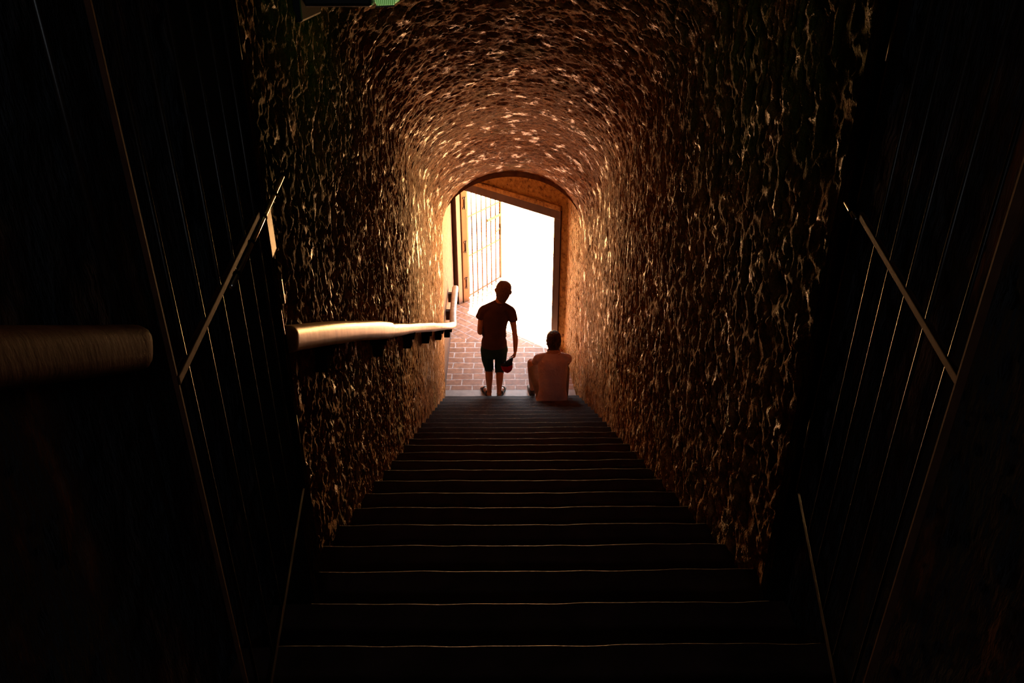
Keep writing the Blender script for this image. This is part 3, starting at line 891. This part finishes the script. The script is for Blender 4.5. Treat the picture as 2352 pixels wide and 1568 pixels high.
# --- seated man at the right, seen from behind, knees drawn up
ym, zs = 8.47, 2 * RI
mx = .590
bm = bmesh.new()
loft(bm, [(mx, ym, zs + .085), (mx, ym + .005, zs + .20), (mx + .002, ym + .03, zs + .36), (mx + .004, ym + .085, zs + .52), (mx + .008, ym + .135, zs + .635)],
     [(.165, .11), (.150, .105), (.162, .11), (.175, .11), (.105, .07)], side=(1, 0, 0), n=5, seg=26)
loft(bm, [(mx + .008, ym + .125, zs + .61), (mx + .014, ym + .155, zs + .66), (mx + .016, ym + .185, zs + .72)], [.068, .056, .056], n=4)
atm = head(bm, (mx + .012, ym + .215, zs + .800), (0.03, 0.12, 1), (0.0, 1, -.2), .080, .120, .100)
LS, LE, LW = (mx - .170, ym + .13, zs + .585), (mx - .215, ym + .34, zs + .42), (mx - .10, ym + .53, zs + .36)
RS, RE, RW = (mx + .176, ym + .13, zs + .585), (mx + .190, ym + .34, zs + .40), (mx + .08, ym + .54, zs + .34)
for a, b, c, x in ((LS, LE, LW, -.1), (RS, RE, RW, .1)):
    m_ = tuple((np.array(a) + np.array(b)) / 2)
    f_ = tuple((np.array(b) * .55 + np.array(c) * .45))
    loft(bm, [(mx + x, ym + .13, zs + .60), a, m_, b, f_, c], [.045, .048, .044, .040, .038, .026], n=5)
hand(bm, LW, (.85, .45, -.25), (0, -.4, -1), 1.0, .5, 1)
hand(bm, RW, (-.85, .45, -.25), (0, -.4, -1), 1.0, .5, -1)
LK, RK = (mx - .245, ym + .47, .655), (mx + .175, ym + .48, .655)
LA, RA = (mx - .228, ym + .70, .10), (mx + .15, ym + .72, .10)
for hx, k_, a_ in ((mx - .10, LK, LA), (mx + .10, RK, RA)):
    k_, a_ = np.array(k_), np.array(a_)
    h_ = np.array((hx, ym + .03, zs + .11))
    loft(bm, [h_, (h_ * .5 + k_ * .5) + np.array((0, 0, -.005)), k_, k_ * .62 + a_ * .38 + np.array((0, -.02, 0)), a_, a_ + np.array((0, 0, -.05))], [.092, .080, .060, .056, .036, .036], n=5)
    loft(bm, [a_ + np.array((0, -.03, -.062)), a_ + np.array((-.01, .08, -.06)), a_ + np.array((-.02, .19, -.075))], [(.034, .032), (.040, .032), (.032, .018)], side=(1, 0, 0), n=4)
man = remesh(tag(obj('person', bm, M_SKIN, None, True), 'person in pale shirt sitting on a low step by the right wall, knees drawn up', 'person'), 0.0062, 2)
face(man, atm, .080, .120, .100)
bm = bmesh.new()
lv = [(-1.08, .56, .36, -.34), (-.85, .74, .48, -.33), (-.62, .88, .60, -.31), (-.45, .95, .70, -.26), (-.2, .96, .86, -.20), (.1, 1.05, .98, -.12), (.4, 1.06, 1.03, -.06), (.68, .94, .95, -.03), (.87, .72, .74, -.02), (.98, .48, .48, -.02), (1.04, .2, .2, -.02)]
loft(bm, [atm(0, .100 * o, .120 * z) for z, a, b, o in lv], [(.080 * a + .006, .100 * b + .006) for z, a, b, o in lv], side=(1, 0, -.03), n=3, seg=24, cap1=False)
rr = random.Random(5)
for i in range(46):                                 # tufts break the outline
    t, u = rr.uniform(PI * .05, PI * .95) , rr.uniform(-.3, .95)
    w_ = math.sqrt(max(0.05, 1 - u * u * .75))
    p = np.array(atm(.084 * w_ * math.cos(t), -.012 - .104 * w_ * math.sin(t), .120 * u))
    q = np.array(atm(.090 * w_ * math.cos(t + .25), -.012 - .108 * w_ * math.sin(t + .25), .120 * (u - .22)))
    loft(bm, [p, (p + q) / 2, q], [.012, .011, .004], n=2, seg=8)
remesh(obj('hair', bm, M_HAIR, man, True), 0.005, 1)
# pale shirt with collar and yoke
bm = bmesh.new()
loft(bm, [(mx, ym - .012, zs + .035), (mx, ym - .01, zs + .12), (mx, ym + .0, zs + .22), (mx + .002, ym + .03, zs + .36), (mx + .004, ym + .085, zs + .52), (mx + .006, ym + .122, zs + .605), (mx + .010, ym + .14, zs + .650)],
     [(.196, .13), (.192, .128), (.172, .124), (.176, .124), (.188, .122), (.170, .088), (.085, .070)], side=(1, 0, 0), n=5, seg=28, cap0=False, cap1=False)
for sgn, a, b in ((-1, LS, LE), (1, RS, RE)):
    a, b = np.array(a), np.array(b)
    loft(bm, [(mx + sgn * .06, ym + .13, zs + .610), a + np.array((0, 0, .000)), a * .62 + b * .38, a * .30 + b * .70], [.060, .063, .057, .055], n=5, cap1=False)
loft(bm, [(mx - .17, ym - .01, zs + .05), (mx - .15, ym + .06, zs + .19), (mx - .168, ym + .10, zs + .30)], [.035, .022, .012], n=4)   # bunched folds at the side
loft(bm, [(mx - .185, ym + .03, zs + .06), (mx - .19, ym + .08, zs + .13)], [.03, .02], n=3)
shirt = remesh(obj('shirt', bm, M_POLO, man, True), 0.0075, 3)
bm = bmesh.new()
n = 26
cpt = [(mx + .013 + .078 * math.cos(t), ym + .152 + .074 * math.sin(t) * 1.0, zs + .668 + .014 * math.sin(t)) for t in np.linspace(-PI * 1.25, PI * .25, n)]
loft(bm, cpt, [(.024, .008)] * n, side=(0, 0, 1), seg=12, n=1)
obj('collar', bm, M_POLO, shirt, True)
bm = bmesh.new()
yk = [(mx + .004 + .176 * math.sin(t), ym + .072 - .122 * math.cos(t), zs + .475 + .012 * math.cos(t)) for t in np.linspace(-0.95, 0.95, 24)]
loft(bm, yk, [(.007, .007)] * 24, side=(0, 0, 1), seg=8, n=1)
obj('yoke_seam', bm, M_POLO, shirt, True)
# shorts
bm = bmesh.new()
loft(bm, [(mx, ym + .0, zs + .05), (mx, ym + .01, zs + .12), (mx, ym + .01, zs + .20)], [(.178, .118), (.180, .120), (.158, .110)], side=(1, 0, 0), n=4, seg=24, cap0=False, cap1=False)
for hx, k_ in ((mx - .10, LK), (mx + .10, RK)):
    h_, k_ = np.array((hx, ym + .03, zs + .11)), np.array(k_)
    loft(bm, [h_, h_ * .55 + k_ * .45, h_ * .18 + k_ * .82], [.104, .096, .084], n=5, cap1=False)
remesh(obj('shorts', bm, M_GREYSH, man, True), 0.0075, 3)
for a_, dx in ((LA, -.03), (RA, .02)):
    a_ = np.array(a_)
    bm = bmesh.new()
    loft(bm, [a_ + np.array((0, -.045, -.055)), a_ + np.array((dx * .4, .06, -.05)), a_ + np.array((dx, .20, -.066))], [(.042, .040), (.048, .042), (.038, .026)], side=(1, 0, 0), n=4)
    loft(bm, [a_ + np.array((0, 0, .03)), a_ + np.array((0, 0, -.05))], [.043, .046], n=3, cap0=False)
    so = remesh(obj('shoe', bm, M_SHOE, man, True), 0.006, 2)
    bm = bmesh.new()
    loft(bm, [a_ + np.array((0, -.075, -.088)), a_ + np.array((dx * .4, .06, -.088)), a_ + np.array((dx, .22, -.088))], [(.040, .012), (.050, .012), (.034, .012)], side=(1, 0, 0), n=4)
    obj('sole', bm, M_SOLE, so, True)
